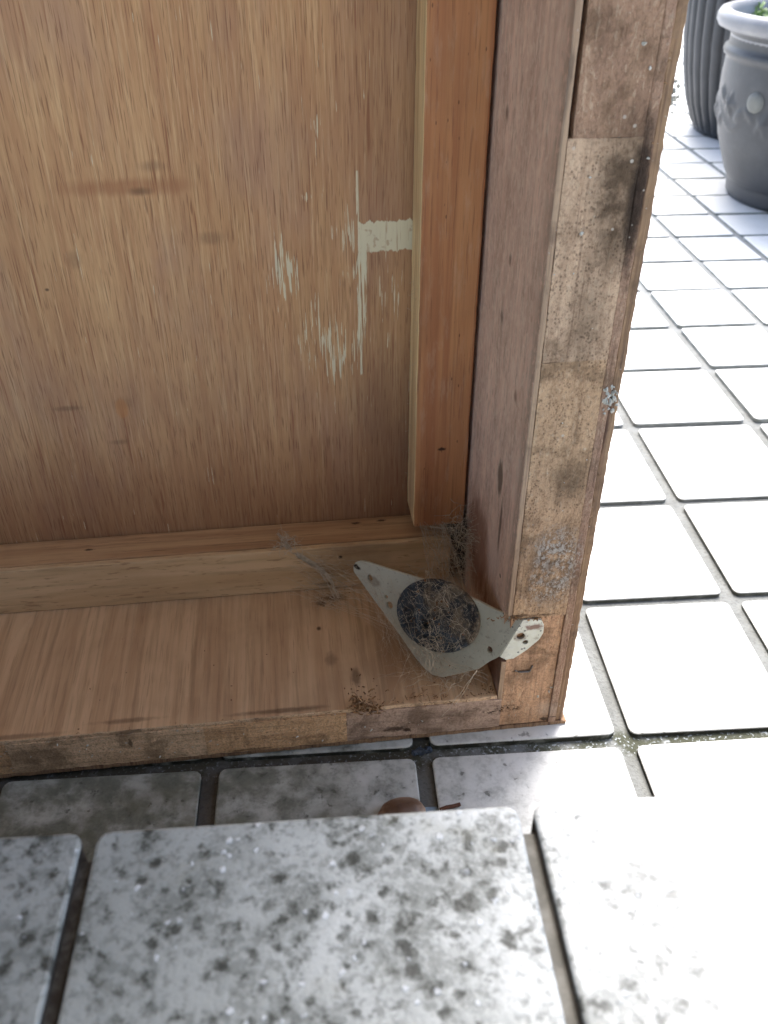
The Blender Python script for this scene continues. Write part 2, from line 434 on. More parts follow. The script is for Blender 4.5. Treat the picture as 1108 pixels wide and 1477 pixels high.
def mat_tile(name, step):
    m = Mat(name, 0.42, 0.35, 'World')
    x, y = m.x, m.y
    big = m.noise(9, 4, 0.6); med = m.noise(70, 5, 0.62, 0.2); pit = m.noise(190, 3, 0.55, 0.3); f = m.noise(700, 3, 0.6)
    m.col = lin(222, 222, 219)
    m.mix(big.step(0.40, 0.66) * 0.25, lin(196, 196, 190))
    if step:
        m.col = lin(206, 208, 206)
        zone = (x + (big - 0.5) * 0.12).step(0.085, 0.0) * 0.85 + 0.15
        shade_veil = (x + (big - 0.5) * 0.10 + (med - 0.5) * 0.03).step(0.05, -0.06)  # tile colour darkened towards the left to stand in for the cabinet's shade
        m.mix(shade_veil * 0.75, lin(120, 123, 118))
        clus = m.noise((62, 62, 62), 4, 0.6, 0.3, (1, 5, 2))
        a1 = m.noise(300, 4, 0.6, 0.25); a2 = m.noise(520, 4, 0.65, 0.3, (3, 1, 4)); a3 = m.noise(1100, 3, 0.6)
        vs = 0.5 - (m.voro(255, 1.0) - 0.30) * 0.55 + (a1 - 0.5) * 0.55
        a1 = a1 * 0.4 + vs * 0.6
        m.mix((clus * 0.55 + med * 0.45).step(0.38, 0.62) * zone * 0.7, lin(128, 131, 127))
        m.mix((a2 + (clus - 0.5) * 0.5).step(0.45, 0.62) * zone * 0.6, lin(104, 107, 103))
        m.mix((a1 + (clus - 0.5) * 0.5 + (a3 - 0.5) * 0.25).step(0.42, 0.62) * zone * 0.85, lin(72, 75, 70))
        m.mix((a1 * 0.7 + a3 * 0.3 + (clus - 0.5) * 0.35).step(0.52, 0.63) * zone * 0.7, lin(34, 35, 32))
        nod = (m.voro(240, 1.0) + (f - 0.5) * 0.35 + (a2 - 0.5) * 0.4).step(0.20, 0.10) * m.noise(90, 2).step(0.45, 0.55)
        m.mix(nod * 0.6, lin(214, 217, 220))
        m.mix(m.noise(40, 3).step(0.62, 0.72) * zone * 0.25, lin(124, 120, 92))
        bmp = a1 * -0.5 + nod * 0.5 + a3 * 0.25 + a2 * -0.3
        return m.done(bmp, 0.45, 0.0012)
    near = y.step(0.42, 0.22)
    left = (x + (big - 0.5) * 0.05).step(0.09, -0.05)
    grime_shade = y.step(0.40, 0.24) * (x + (big - 0.5) * 0.08).step(0.10, -0.08)  # grime plus the cabinet's shade, both painted into the near left tiles
    m.mix(grime_shade * (med.step(0.25, 0.6) * 0.5 + 0.45), lin(112, 115, 103))
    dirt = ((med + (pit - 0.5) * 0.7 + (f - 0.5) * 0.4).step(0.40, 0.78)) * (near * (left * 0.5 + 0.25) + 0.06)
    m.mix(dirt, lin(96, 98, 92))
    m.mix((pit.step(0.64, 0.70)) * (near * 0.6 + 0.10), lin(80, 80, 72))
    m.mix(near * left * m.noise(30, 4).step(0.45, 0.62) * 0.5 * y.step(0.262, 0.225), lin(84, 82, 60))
    return m.done(pit * -0.5 + f * 0.3, 0.35, 0.001)

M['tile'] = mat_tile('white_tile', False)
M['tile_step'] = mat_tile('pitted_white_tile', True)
def mat_side():
    m = Mat('grimy_tile_side', 0.8, 0.2, 'World')
    n = m.noise(90, 5, 0.6)
    m.col = lin(176, 178, 172)
    m.mix(n.step(0.35, 0.6) * 0.6, lin(122, 124, 116))
    m.mix((m.y + m.x * -0.1).step(0.62, 0.30) * (n.step(0.3, 0.55) * 0.4 + 0.6), lin(72, 74, 66))
    m.mix((m.y - m.x * 0.05).step(0.32, 0.25) * n.step(0.3, 0.55) * 0.8, lin(36, 36, 28))
    return m.done()
M['tile_side'] = mat_side()
M['tile_side_step'] = simple('dark_tile_side', lin(74, 70, 64), 0.8, var=0.8, sc=120, dark=lin(40, 34, 28), coords='World')

def mat_grout():
    m = Mat('grout', 0.85, 0.2, 'World')
    n = m.noise(70, 5, 0.65); f = m.noise(600, 3)
    m.col = lin(128, 130, 128)
    m.mix(n.step(0.36, 0.66) * 0.55, lin(100, 101, 98))
    m.mix(f.step(0.52, 0.7) * 0.4, lin(74, 74, 70))
    d = m.y * math.cos(TILE_YAW) - m.x * math.sin(TILE_YAW)
    band = (d - 0.2655).abs().step(0.012, 0.004)
    m.mix(band * n.step(0.34, 0.52) * 0.9, lin(66, 68, 52))
    m.mix(band * f.step(0.56, 0.68) * 0.8, lin(186, 192, 196))
    m.mix(m.y.step(0.5, 1.2) * 0.5, lin(160, 163, 164))  # far joints lightened in colour for the glare of the open courtyard
    m.mix((m.x - m.y * 0.3).step(0.0, -0.1) * m.y.step(0.45, 0.3) * 0.7, lin(70, 62, 52))  # near left joints: moss and the cabinet's shade painted as one dark tone
    return m.done(n + f * 0.5, 0.6, 0.002)
M['grout'] = mat_grout()
M['step_side'] = simple('step_concrete', lin(128, 126, 120), 0.9, var=0.5, sc=40, coords='World')

def tile_mesh(name, size, rad, thick, mats, bev=0.0007):
    bm = bmesh.new(); h = size / 2
    def ring(inset, z):
        out = []
        for cxs, cys, a0 in ((1, 1, 0), (-1, 1, 90), (-1, -1, 180), (1, -1, 270)):
            for k in range(4):
                a = R(a0 + 30 * k); r = rad - inset
                out.append(bm.verts.new((cxs * (h - rad) + r * math.cos(a), cys * (h - rad) + r * math.sin(a), z)))
        return out
    rings = [ring(0, -thick), ring(0, -bev), ring(bev * .3, -bev * .3), ring(bev, 0)]
    bm.faces.new(rings[-1])
    for i, (A, B) in enumerate(zip(rings, rings[1:])):
        for j in range(16):
            f = bm.faces.new((A[j], A[(j + 1) % 16], B[(j + 1) % 16], B[j])); f.material_index = 1 if i == 0 else 0
    me = bpy.data.meshes.new(name); bm.normal_update(); bm.to_mesh(me); bm.free()
    for m in mats: me.materials.append(m)
    return me

cols = [-.0610, .0370, .1340, .2235, .3160, .3970, .4720]
while cols[-1] < 2.3: cols.append(cols[-1] + 0.080)
while cols[0] > -1.3: cols.insert(0, cols[0] - 0.0965)
rows = [.2655, .3610, .4550, .5520, .6410, .7220, .8080, .8850, .9610, 1.038, 1.113]
while rows[-1] < 3.4: rows.append(rows[-1] + 0.0765)
rows.insert(0, rows[0] - 0.0960); rows.insert(0, rows[0] - 0.0960)
GX, GY = 0.0078, 0.0066

bm = bmesh.new()
for (a, b, c, d, z, n) in ((-1.6, 2.7, 0.06, 3.6, -0.0030, 40),):
    bmesh.ops.create_grid(bm, x_segments=n, y_segments=n, size=0.5)
    for v in bm.verts:
        p = tw(a + (v.co.x + .5) * (b - a), c + (v.co.y + .5) * (d - c))
        v.co = Vector((p.x, p.y, z + mnoise.noise(p * 40) * 0.0006))
paving = tag(link_mesh('courtyard_paving', bm, M['grout'], smooth=True), 'white square floor tiles with pale grout joints around the cabinet', kind='structure')
bm = bmesh.new()
bmesh.ops.create_grid(bm, x_segments=2, y_segments=2, size=120.0)
for v in bm.verts: v.co.z = -0.02
tag(link_mesh('ground', bm, M['step_side']), 'pale concrete ground running out beyond the tiled courtyard', kind='structure')

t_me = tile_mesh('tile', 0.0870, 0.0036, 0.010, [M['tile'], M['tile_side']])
far_bm = bmesh.new()
cab_line = lambda py: 813 + (1045 - py) * 0.168
n_t = 0
for i in range(len(cols) - 1):
    for j in range(len(rows) - 1):
        w, d = cols[i + 1] - cols[i] - GX, rows[j + 1] - rows[j] - GY
        c = tw((cols[i] + cols[i + 1]) / 2, (rows[j] + rows[j + 1]) / 2)
        q = [project(c + TX * (sx * w / 2) + TD * (sy * d / 2)) for sx in (-1, 1) for sy in (-1, 1)]
        ok = all(q) and max(p[0] for p in q) > 0 and min(p[0] for p in q) < 1120 and max(p[1] for p in q) > 0 and min(p[1] for p in q) < 1210
        if ok: ok = max(p[1] for p in q) > 1060 or any(p[0] > cab_line(p[1]) for p in q)
        mat = Matrix.Translation(c + Vector((0, 0, random.uniform(-0.0005, 0.0005)))) @ Matrix.Rotation(TILE_YAW + random.uniform(-.006, .006), 4, 'Z') @ Matrix.Rotation(random.uniform(-.006, .006), 4, 'X') @ Matrix.Diagonal((w / 0.0870, d / 0.0870, 1, 1))
        if ok:
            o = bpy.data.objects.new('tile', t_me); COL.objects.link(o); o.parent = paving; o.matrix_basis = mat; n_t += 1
        else:
            k0 = len(far_bm.verts); far_bm.from_mesh(t_me); far_bm.verts.ensure_lookup_table()
            bmesh.ops.transform(far_bm, matrix=mat, verts=far_bm.verts[k0:])
tag(link_mesh('outlying_tiles', far_bm, [M['tile'], M['tile_side']], paving), kind='stuff')

# step (the camera stands over it)
STEP_Z, STEP_D = 0.163, 0.1195
bm = box_bm(-1.5, 1.5, -1.1, STEP_D - 0.006, -0.015, STEP_Z - 0.0026)
bmesh.ops.transform(bm, matrix=Matrix.Rotation(TILE_YAW, 4, 'Z'), verts=bm.verts)
def mat_step_grout():
    m = Mat('step_grout', 0.9, 0.2, 'World')
    n = m.noise(160, 5, 0.6)
    m.col = lin(150, 148, 142)
    m.mix(n.step(0.35, 0.65) * 0.6, lin(96, 94, 88))
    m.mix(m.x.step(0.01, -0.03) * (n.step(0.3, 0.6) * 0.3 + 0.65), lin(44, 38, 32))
    return m.done(n, 0.4, 0.001)
M['step_grout'] = mat_step_grout()
step = tag(link_mesh('door_step', bm, M['step_grout']), 'raised step edge in front, laid with pitted grimy white tiles', kind='structure')
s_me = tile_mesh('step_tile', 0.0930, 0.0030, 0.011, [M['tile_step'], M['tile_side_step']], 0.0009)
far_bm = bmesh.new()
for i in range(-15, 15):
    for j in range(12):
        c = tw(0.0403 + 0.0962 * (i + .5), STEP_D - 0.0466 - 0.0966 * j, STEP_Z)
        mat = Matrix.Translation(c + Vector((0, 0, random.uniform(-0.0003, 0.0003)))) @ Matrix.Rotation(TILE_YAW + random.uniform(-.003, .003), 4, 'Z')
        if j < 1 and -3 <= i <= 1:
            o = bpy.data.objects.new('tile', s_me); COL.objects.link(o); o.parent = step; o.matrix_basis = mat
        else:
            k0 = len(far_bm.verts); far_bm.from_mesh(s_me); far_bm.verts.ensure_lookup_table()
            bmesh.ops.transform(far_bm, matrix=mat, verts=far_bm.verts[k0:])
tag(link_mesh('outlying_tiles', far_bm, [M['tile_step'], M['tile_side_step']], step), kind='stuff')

# unseen canopy added above and behind the camera to keep the open sky off the cabinet's front
CAN = empty('added_shade_canopy', (0, 0, 0), TILE_YAW)
tag(CAN, 'unseen pale flat canopy added to shade the door step and cabinet front', 'added canopy')
link_mesh('shade_sheet', box_bm(-4.2, 1.15, -4.2, 0.60, 2.10, 2.13, 0.004), M['roof'], CAN)
for bx_ in (-4.1, 1.05): link_mesh('shade_post', box_bm(bx_ - .03, bx_ + .03, -1.2, -1.14, STEP_Z, 2.10, 0.003), M['roof'], CAN)

# ------------------------------------------------------------------ the cabinet (local frame: x right, y into depth, z up; origin at lower right corner)
CAB = empty('wooden_cabinet', (0.0874, 0.2837, 0.0), R(6.916))
tag(CAB, 'worn wooden cabinet tipped on its side showing its mouldy open underside', 'cabinet')
W, HT, DP = 0.95, 0.90, 0.46      # overall width, height as it lies, depth
XI = -0.0350                      # inner face of the right side board
side = rough_board('side_panel', XI + 0.0002, XI + 0.0024, -0.0004, DP, 0.0748, HT, [M['inner_side'], M['ply_in']], CAB, (0, 20, 60), 0.00018, 0.0004, 170,
                   ((0, 0), (0, .11), (.0748, .31)), lambda f: 1 if f.normal.y < -0.6 else 0)
for z0, z1, y0 in ((0.0032, 0.0462, 0.0006), (0.0463, 0.0747, 0.0032)):
    rough_board('veneer', XI + 0.0002, XI + 0.0024, y0, DP, z0, z1, [M['inner_side'], M['ply_in']], side, (0, 20, 10), 0.00016, 0.0002, 170,
                ((0, 0), (0, .11), (z0, z1)), lambda f: 1 if f.normal.y < -0.6 else 0)
side['label'] = 'weathered inner face of the right side board'
core_x0, core_x1 = XI + 0.00245, -0.00895
for z0, z1, y0, mt in ((0.0032, 0.0727, 0.0008, 'edge_corner'), (0.0730, 0.19422, -0.0005, 'edge_a'), (0.19425, 0.26825, -0.0005, 'edge_c'), (0.26828, HT, -0.0004, 'edge_b')):
    xo = 0.0 if z0 < 0.25 else 0.0014
    rough_board('core_block', core_x0 + xo, core_x1, y0, 0.06, z0, z1, M[mt], side, (12, 3, max(4, int(min(z1, .31) * 200 - z0 * 200))), 0.0002, 0.00012, 260, ((core_x0, core_x1), (y0, .06), (z0, min(z1, .32))))
rough_board('core_board', core_x0, core_x1, 0.0604, DP, 0.0032, HT, M['inside_dark'], side, jit=0)
rough_board('ply_layer', -0.0089, -0.0053, -0.0002, DP, 0.0030, HT, M['edge_ply'], side, (0, 3, 110), 0.00028, 0.0004, 260, ((0, 0), (0, .03), (0, .32)))
rough_board('ply_layer', -0.0051, -0.0014, 0.0010, DP, 0.0030, HT, [M['ply_out'], M['outside']], side, (0, 3, 150), 0.00034, 0.0005, 300, ((0, 0), (0, .03), (0, .32)), lambda f: 1 if f.normal.x > 0.7 else 0)

bottom = rough_board('bottom_board', -W, XI, 0.0004, DP, 0.0222, 0.0245, [M['bottom_top'], M['edge_h3']], CAB, (90, 12, 0), 0.0003, 0.0005, 220, ((-0.32, XI), (0, .11), (0, 0)), lambda f: 1 if f.normal.y < -0.6 else 0)
bx = [XI + 0.0022, -0.1054, -0.1700, -0.2560, -W]
for k, mt in enumerate(('edge_h1', 'edge_h2', 'edge_h3', 'edge_h2')):
    rough_board('core_block', bx[k + 1] + 0.00003, bx[k], (0.0002, -0.0001, -0.00005, 0.0001)[k], 0.05, 0.0031, 0.0221, M[mt], bottom, (50 if k < 3 else 40, 3, 8), 0.00028, 0.00012, 260, ((max(bx[k + 1], -.33), bx[k]), (0, .05), (0.003, 0.022)))
rough_board('core_board', -W, XI, 0.0504, DP, 0.0031, 0.0221, M['inside_dark'], bottom, jit=0)
rough_board('veneer', -W, 0.0004, 0.0002, DP, 0.0003, 0.0026, [M['ply_out']], bottom, (150, 3, 0), 0.0003, 0.0004, 260, ((-0.33, 0.0), (0, .03), (0, 0)))

rough_board('back_panel', -W + 0.02, -0.0427, 0.1095, 0.1130, 0.0250, HT - 0.02, M['panel'], CAB, jit=0)
lath = rough_board('lower_batten', -W + 0.03, -0.0425, 0.0850, 0.0882, 0.0249, 0.0524, M['lath'], CAB, (60, 0, 4), 0.0002, 0.0005, 90, ((-0.32, -0.0425), (0, 0), (.0249, .0524)))
rough_board('rear_batten', -W + 0.03, -0.0432, 0.0894, 0.1088, 0.0249, 0.0520, M['lath_back'], CAB, (60, 3, 0), 0.0002, 0.0005, 90, ((-0.32, -0.043), (.0894, .1088), (0, 0)))
rough_board('vertical_batten', -0.0624, -0.0364, 0.0858, 0.1090, 0.0608, HT - 0.03, [M['vbatten'], M['vbatten_side']], CAB, (0, 3, 60), 0.00022, 0.0009, 110, ((0, 0), (.0858, .109), (.0608, .31)), lambda f: 1 if f.normal.x < -0.5 else 0)
# the far side and upper side, out of frame, close the carcass
rough_board('left_side_panel', -W - 0.034, -W - 0.0004, 0.0, DP, 0.0, HT, [M['bottom_top']], CAB, jit=0)
rough_board('upper_board', -W, XI - 0.0002, 0.0, DP, HT - 0.0245, HT - 0.0005, [M['bottom_top']], CAB, jit=0)
rough_board('closing_panel', -W - 0.034, -0.0014, DP + 0.0004, DP + 0.012, 0.0, HT, [M['outside']], CAB, jit=0)

# ------------------------------------------------------------------ corner bracket: bent sheet metal with holes and a dark hub
def curve_fill(outlines, thick):
    """2-D closed outlines (first the border, then holes) -> bmesh of the sheet"""
    cu = bpy.data.curves.new('sheet', 'CURVE'); cu.dimensions = '2D'; cu.fill_mode = 'BOTH'
    cu.extrude = thick / 2; cu.bevel_depth = 0.00018; cu.bevel_resolution = 1
    for pts in outlines:
        s = cu.splines.new('POLY'); s.points.add(len(pts) - 1); s.use_cyclic_u = True
        for p, q in zip(s.points, pts): p.co = (q[0], q[1], 0, 1)
    o = bpy.data.objects.new('sheet', cu); COL.objects.link(o)
    dg = bpy.context.evaluated_depsgraph_get(); dg.update()
    me = bpy.data.meshes.new_from_object(o.evaluated_get(dg))
    bm = bmesh.new(); bm.from_mesh(me)
    bpy.data.objects.remove(o); bpy.data.curves.remove(cu); bpy.data.meshes.remove(me)
    return bm
def ringpts(c, r, n=20, ry=None):
    return [(c[0] + r * math.cos(2 * math.pi * k / n), c[1] + (ry or r) * math.sin(2 * math.pi * k / n)) for k in range(n)]

PB = Vector((-0.0326, 0.0, 0.0615))
al, el = R(46), R(16)
PN = Vector((-math.sin(al) * math.cos(el), -math.cos(al) * math.cos(el), math.sin(el)))
PU = Vector((math.cos(al), -math.sin(al), 0)); PV = PN.cross(PU)
if PV.z < 0: PV = -PV
PN = PU.cross(PV)
PM = Matrix(((PU.x, PV.x, PN.x, PB.x), (PU.y, PV.y, PN.y, PB.y), (PU.z, PV.z, PN.z, PB.z), (0, 0, 0, 1)))
def pw(u, v, n=0.0): return PM @ Vector((u, v, n))

def mat_plate():
    m = Mat('zinc_plate', 0.42, 0.4)
    m.b.inputs['Metallic'].default_value = 0.25
    n = m.noise(70, 5, 0.6); f = m.noise(500, 3, 0.6)
    m.col = lin(202, 202, 188)
    m.mix(n.step(0.40, 0.66) * 0.4, lin(176, 175, 160))
    m.mix(f.step(0.58, 0.72) * 0.3, lin(112, 108, 96))
    tipz = m.x.step(-0.036, -0.031)
    m.mix(tipz * f.step(0.40, 0.64) * 0.25, lin(216, 218, 216))
    m.mix(m.noise(240, 4, 0.7).step(0.60, 0.68) * 0.5, lin(128, 118, 100))
    m.mix(tipz * m.voro(420).step(0.28, 0.14) * m.noise(150, 2).step(0.42, 0.55) * 0.9, lin(84, 88, 92))
    rust = m.ell(m.x, m.z, -0.0225, 0.0680, 0.0045, 0.0024, 0.6, m.noise(420, 3), 0.7)
    m.mix(rust * 0.85, lin(106, 62, 46))
    for (u, c) in ((-0.0281, 0.0631), (-0.0866, 0.0556)): m.mix(m.ell(m.x, m.z, u, c, .0036, .0032, 0.5, m.noise(420, 3), 0.5) * 0.5, lin(112, 84, 62))
    m.mix(m.ell(m.x, m.z, -0.0940, 0.0580, 0.002, 0.0015, 0.5, m.noise(420, 3), 0.6), lin(30, 26, 24))
    m.mix(m.voro(330).step(0.13, 0.06) * 0.7, lin(74, 66, 58))
    return m.done(f * 0.4 + n, 0.15, 0.0006)
M['plate'] = mat_plate()
BT, BB = (0.0036, 0.0114), (-0.0022, -0.0104)     # ends of the bend
body = [BT, (-0.0040, 0.0102), (-0.0100, 0.0097), (-0.0190, 0.0097), (-0.0350, 0.0086), (-0.0530, 0.0058), (-0.0690, 0.0029), (-0.0815, 0.0010), (-0.0855, -0.0003), (-0.0878, -0.0022), (-0.0886, -0.0045), (-0.0878, -0.0070),
        (-0.0734, -0.0157), (-0.0586, -0.0240), (-0.0435, -0.0335), (-0.0375, -0.0362), (-0.0325, -0.0372), (-0.0270, -0.0355), (-0.0185, -0.0285), (-0.0104, -0.0215), (-0.0060, -0.0150), BB]
holes = [ringpts((-0.0777, -0.0061), 0.0018), ringpts((-0.0637, -0.0145), 0.0021), ringpts((-0.0665, -0.0112), 0.0012, 12), ringpts((-0.0075, -0.0098), 0.0017, 16), ringpts((-0.0407, -0.0152), 0.0036, 18)]
bm = curve_fill([body] + holes, 0.0012)
bmesh.ops.transform(bm, matrix=PM, verts=bm.verts)
for v in bm.verts: pass
# the bent tip lies on the sawn edge of the side board
FM = Matrix(((1, 0, 0, 0), (0, 0, -1, -0.0004), (0, 1, 0, 0), (0, 0, 0, 1)))   # (u,v,n) -> (x, y=-n, z)
bt, bb = pw(*BT), pw(*BB)
tip = [(bt.x, bt.z), (bb.x, bb.z), (-0.0335, 0.0494), (-0.0300, 0.0498), (-0.0245, 0.0545), (-0.0196, 0.0602), (-0.0182, 0.0640), (-0.0184, 0.0686), (-0.0198, 0.0716), (-0.0240, 0.0725)]
bt2 = curve_fill([tip, ringpts((-0.0281, 0.0631), 0.0020), ringpts((-0.0256, 0.0592), 0.0014, 14)], 0.0012)
bmesh.ops.transform(bt2, matrix=FM, verts=bt2.verts)
tmp = bpy.data.meshes.new('tmp'); bt2.to_mesh(tmp); bt2.free(); bm.from_mesh(tmp); bpy.data.meshes.remove(tmp)
plate = link_mesh('corner_bracket', bm, M['plate'], CAB)
plate['label'] = 'bent grey metal foot bracket with rust at its tip'

def mat_hub():
    m = Mat('dark_hub', 0.55, 0.35)
    n = m.noise(130, 5, 0.65); f = m.noise(700, 3, 0.65); g = m.noise(70, 4, 0.6, 0, (2, 3, 1))
    m.col = lin(66, 76, 86)
    m.mix(n.step(0.40, 0.62) * 0.7, lin(36, 41, 46))
    # felted dust on the upper right side
    side_ = (m.x * 0.55 + m.z * 0.83 - 0.014 + (g - 0.5) * 0.02).step(-0.003, 0.006)
    m.mix(side_ * 0.75, lin(40, 37, 36))
    m.mix(side_ * (g * 0.6 + n * 0.4).step(0.46, 0.58) * 0.75, lin(128, 112, 92))
    m.mix(side_ * (f * 0.6 + n * 0.4).step(0.50, 0.60) * 0.5, lin(150, 132, 110))
    m.mix(f.step(0.58, 0.68) * 0.45, lin(128, 126, 122))
    m.mix(m.noise(260, 4, 0.7).step(0.58, 0.64) * 0.6, lin(24, 24, 26))
    return m.done(f + n, 0.5, 0.001)
M['hub'] = mat_hub()
HC = (-0.0367, -0.0066)
bm = bmesh.new()
prof = [(0.0208, 0.0007), (0.0208, 0.0020), (0.0203, 0.0026), (0.0186, 0.0028), (0.0180, 0.0022), (0.0172, 0.0022), (0.0166, 0.0030), (0.0100, 0.0032), (0.0095, 0.0036), (0.0034, 0.0037), (0.0030, 0.0030), (0.0028, -0.009), (0.0002, -0.0092)]
NS = 56
rr = []
for k, (r, h) in enumerate(prof):
    sh = 0 if k < 8 else min(1, (k - 7) / 2)
    rr.append([bm.verts.new((HC[0] - 0.0040 * sh + r * (1.06 * math.cos(2 * math.pi * j / NS) + 0.10 * math.sin(2 * math.pi * j / NS)), HC[1] - 0.0072 * sh + r * (0.90 * math.sin(2 * math.pi * j / NS) + 0.10 * math.cos(2 * math.pi * j / NS)), h)) for j in range(NS)])
for A, B in zip(rr, rr[1:]):
    for j in range(NS): bm.faces.new((A[j], A[(j + 1) % NS], B[(j + 1) % NS], B[j]))
bmesh.ops.transform(bm, matrix=PM, verts=bm.verts)
hub = link_mesh('hub', bm, M['hub'], plate, True)
hub['label'] = 'dark round threaded foot hub, half felted with dust'

# staple, plaster splats, specks and splinters on the raw edges
M['steel'] = simple('dull_steel', lin(120, 116, 112), 0.4, 0.7, var=0.5, sc=300)
st = [Vector(p) for p in ((-0.0279, 0.004, 0.0402), (-0.0277, 0.0006, 0.0397), (-0.0262, 0.0003, 0.0391), (-0.0216, 0.0003, 0.0389), (-0.0211, 0.0003, 0.0393), (-0.0203, 0.0005, 0.0418), (-0.0202, 0.004, 0.0426))]
link_mesh('staple', tubes_bm([st], 0.00045, 6), M['steel'], CAB)
M['plaster'] = simple('white_plaster', lin(196, 192, 182), 0.9, var=0.3, sc=400)
pts = []
for _ in range(46):
    u, v = random.gauss(0, 1), random.gauss(0, 1)
    pts.append((Vector((-0.0056 + u * 0.0016, -0.0001 + random.uniform(-.0004, .0005), 0.1785 + v * 0.0026)), (random.uniform(.0003, .0011), random.uniform(.0003, .0006), random.uniform(.0003, .0012))))
for _ in range(12):
    pts.append((Vector((-0.0008 + random.uniform(-.0006, .001), 0.001 + random.uniform(0, .002), 0.2785 + random.gauss(0, .0028))), (random.uniform(.0003, .0008), .0006, random.uniform(.0004, .001))))
tag(link_mesh('plaster_splat', lump_bm(pts), M['plaster'], CAB), kind='stuff')
pts = []
for _ in range(34):
    x = random.uniform(-0.033, -0.004); z = random.choice((random.uniform(0.006, 0.03), random.uniform(0.075, 0.30), random.uniform(0.075, 0.13)))
    s = random.choice((.00015, .0002, .0002, .0003))
    pts.append((Vector((x, -0.0009 if z > .073 else 0.0006, z)), (s * random.uniform(.8, 2), s * .6, s)))
for x, z, s in ((-0.0245, 0.2395, .0011), (-0.0155, 0.0215, .0010), (-0.0105, 0.0240, .0009), (-0.0095, 0.0265, .0007), (-0.0135, 0.2935, .0009), (-0.0105, 0.2872, .0008), (-0.0065, 0.262, .0006)):
    pts.append((Vector((x, -0.0006 if z > .07 else 0.0006, z)), (s, s * .5, s * .7)))
for _ in range(26):
    s = random.choice((.0002, .0003, .0003, .0005))
    pts.append((Vector((random.uniform(-0.27, -0.05), -0.0004, random.uniform(0.005, 0.023))), (s * 1.5, s * .6, s)))
tag(link_mesh('white_specks', lump_bm(pts), M['plaster'], CAB), kind='stuff')

M['splinter'] = simple('splintered_wood', lin(172, 134, 96), 0.8, var=0.7, sc=500, dark=lin(70, 46, 32))
lines, rad = [], []
def fray(c, n, ln, spread, rr=(0.0001, 0.0004)):
    for _ in range(n):
        p = Vector(c) + Vector((random.gauss(0, spread[0]), random.gauss(0, spread[1]), random.gauss(0, spread[2])))
        d = Vector((random.uniform(-1, 1), random.uniform(-1, .2), random.uniform(-.3, .8))).normalized() * random.uniform(.3, 1) * ln
        lines.append([p, p + d * .5 + Vector((0, 0, random.uniform(-.3, .3) * ln)), p + d]); rad.append(random.uniform(*rr))
fray((-0.0985, 0.002, 0.0260), 60, 0.005, (.0022, .0022, .0018), (.0001, .0006))
fray((-0.094, 0.0, 0.0235), 30, 0.004, (.003, .001, .0012), (.0001, .0005))
fray((-0.070, 0.004, 0.0255), 40, 0.004, (.010, .003, .0006))
fray((-0.0338, -0.0006, 0.0738), 26, 0.0025, (.004, .0006, .0006))
fray((-0.0225, -0.0006, 0.0728), 20, 0.0018, (.003, .0005, .0004))
for _ in range(70): fray((random.uniform(-.28, -.04), 0.0004, random.choice((0.0243, 0.0225, 0.0240))), 1, 0.0022, (.001, .0005, .0003), (.00006, .0002))
for _ in range(50): fray((random.uniform(-.009, -.0015), 0.0004, random.uniform(0.01, 0.30)), 1, 0.0016, (.0006, .0004, .001), (.00006, .00022))
tag(link_mesh('splinters', tubes_bm(lines, rad), M['splinter'], CAB), kind='stuff')

# ------------------------------------------------------------------ cobweb, dust and grit
def cl(p): return CAB.matrix_basis @ Vector(p)
M['web'] = simple('dusty_web', lin(214, 200, 178), 0.9, var=0.6, sc=300, dark=lin(120, 98, 78))
lines, rad = [], []
def curl(p, d, n, stepl, wander, r):
    pts = [p.copy()]; d = d.normalized()
    for _ in range(n):
        d = (d + Vector((random.gauss(0, 1), random.gauss(0, 1), random.gauss(0, 1))) * wander).normalized()
        p = p + d * stepl; pts.append(p.copy())
    lines.append(pts); rad.append(r)
for _ in range(210):      # felt over the hub
    a, q = random.uniform(0, 6.28), math.sqrt(random.random()) * 0.020
    u, v = HC[0] + q * math.cos(a), HC[1] + q * math.sin(a)
    if (u - HC[0]) * .75 + (v - HC[1]) < -0.002 and random.random() < .85: continue
    d = PU * random.uniform(-1, 1) + PV * random.uniform(-1, 1)
    p = pw(u, v, random.uniform(.0036, .0060))
    pts = [p]
    for _k in range(7):
        d = (d.normalized() + (PU * random.gauss(0, 1) + PV * random.gauss(0, 1)) * 0.45 + PN * random.gauss(0, .1)).normalized()
        pts.append(pts[-1] + d * random.uniform(.0006, .0018))
    lines.append(pts); rad.append(random.uniform(.00002, .00007))
for _ in range(70):       # tangle at the hub's lower edge
    p = pw(-0.0330 + random.gauss(0, .0035), -0.0225 + random.gauss(0, .004), random.uniform(.004, .0065))
    d = PU * random.uniform(-1, 1) + PV * random.uniform(-1, 1)
    pts = [p]
    for _k in range(8):
        d = (d.normalized() + (PU * random.gauss(0, 1) + PV * random.gauss(0, 1)) * 0.55 + PN * random.gauss(0, .15)).normalized()
        pts.append(pts[-1] + d * .0011)
    lines.append(pts); rad.append(random.uniform(.00005, .00013))
def sag(a, b, n=10, drop=.002, jit=.0006, r=.00006):
    a, b = Vector(a), Vector(b); pts = []
    for k in range(n + 1):
        t = k / n; p = a.lerp(b, t); p.z -= drop * 4 * t * (1 - t)
        if 0 < k < n: p += Vector((random.gauss(0, jit), random.gauss(0, jit), random.gauss(0, jit)))
        pts.append(p)
    lines.append(pts); rad.append(r)
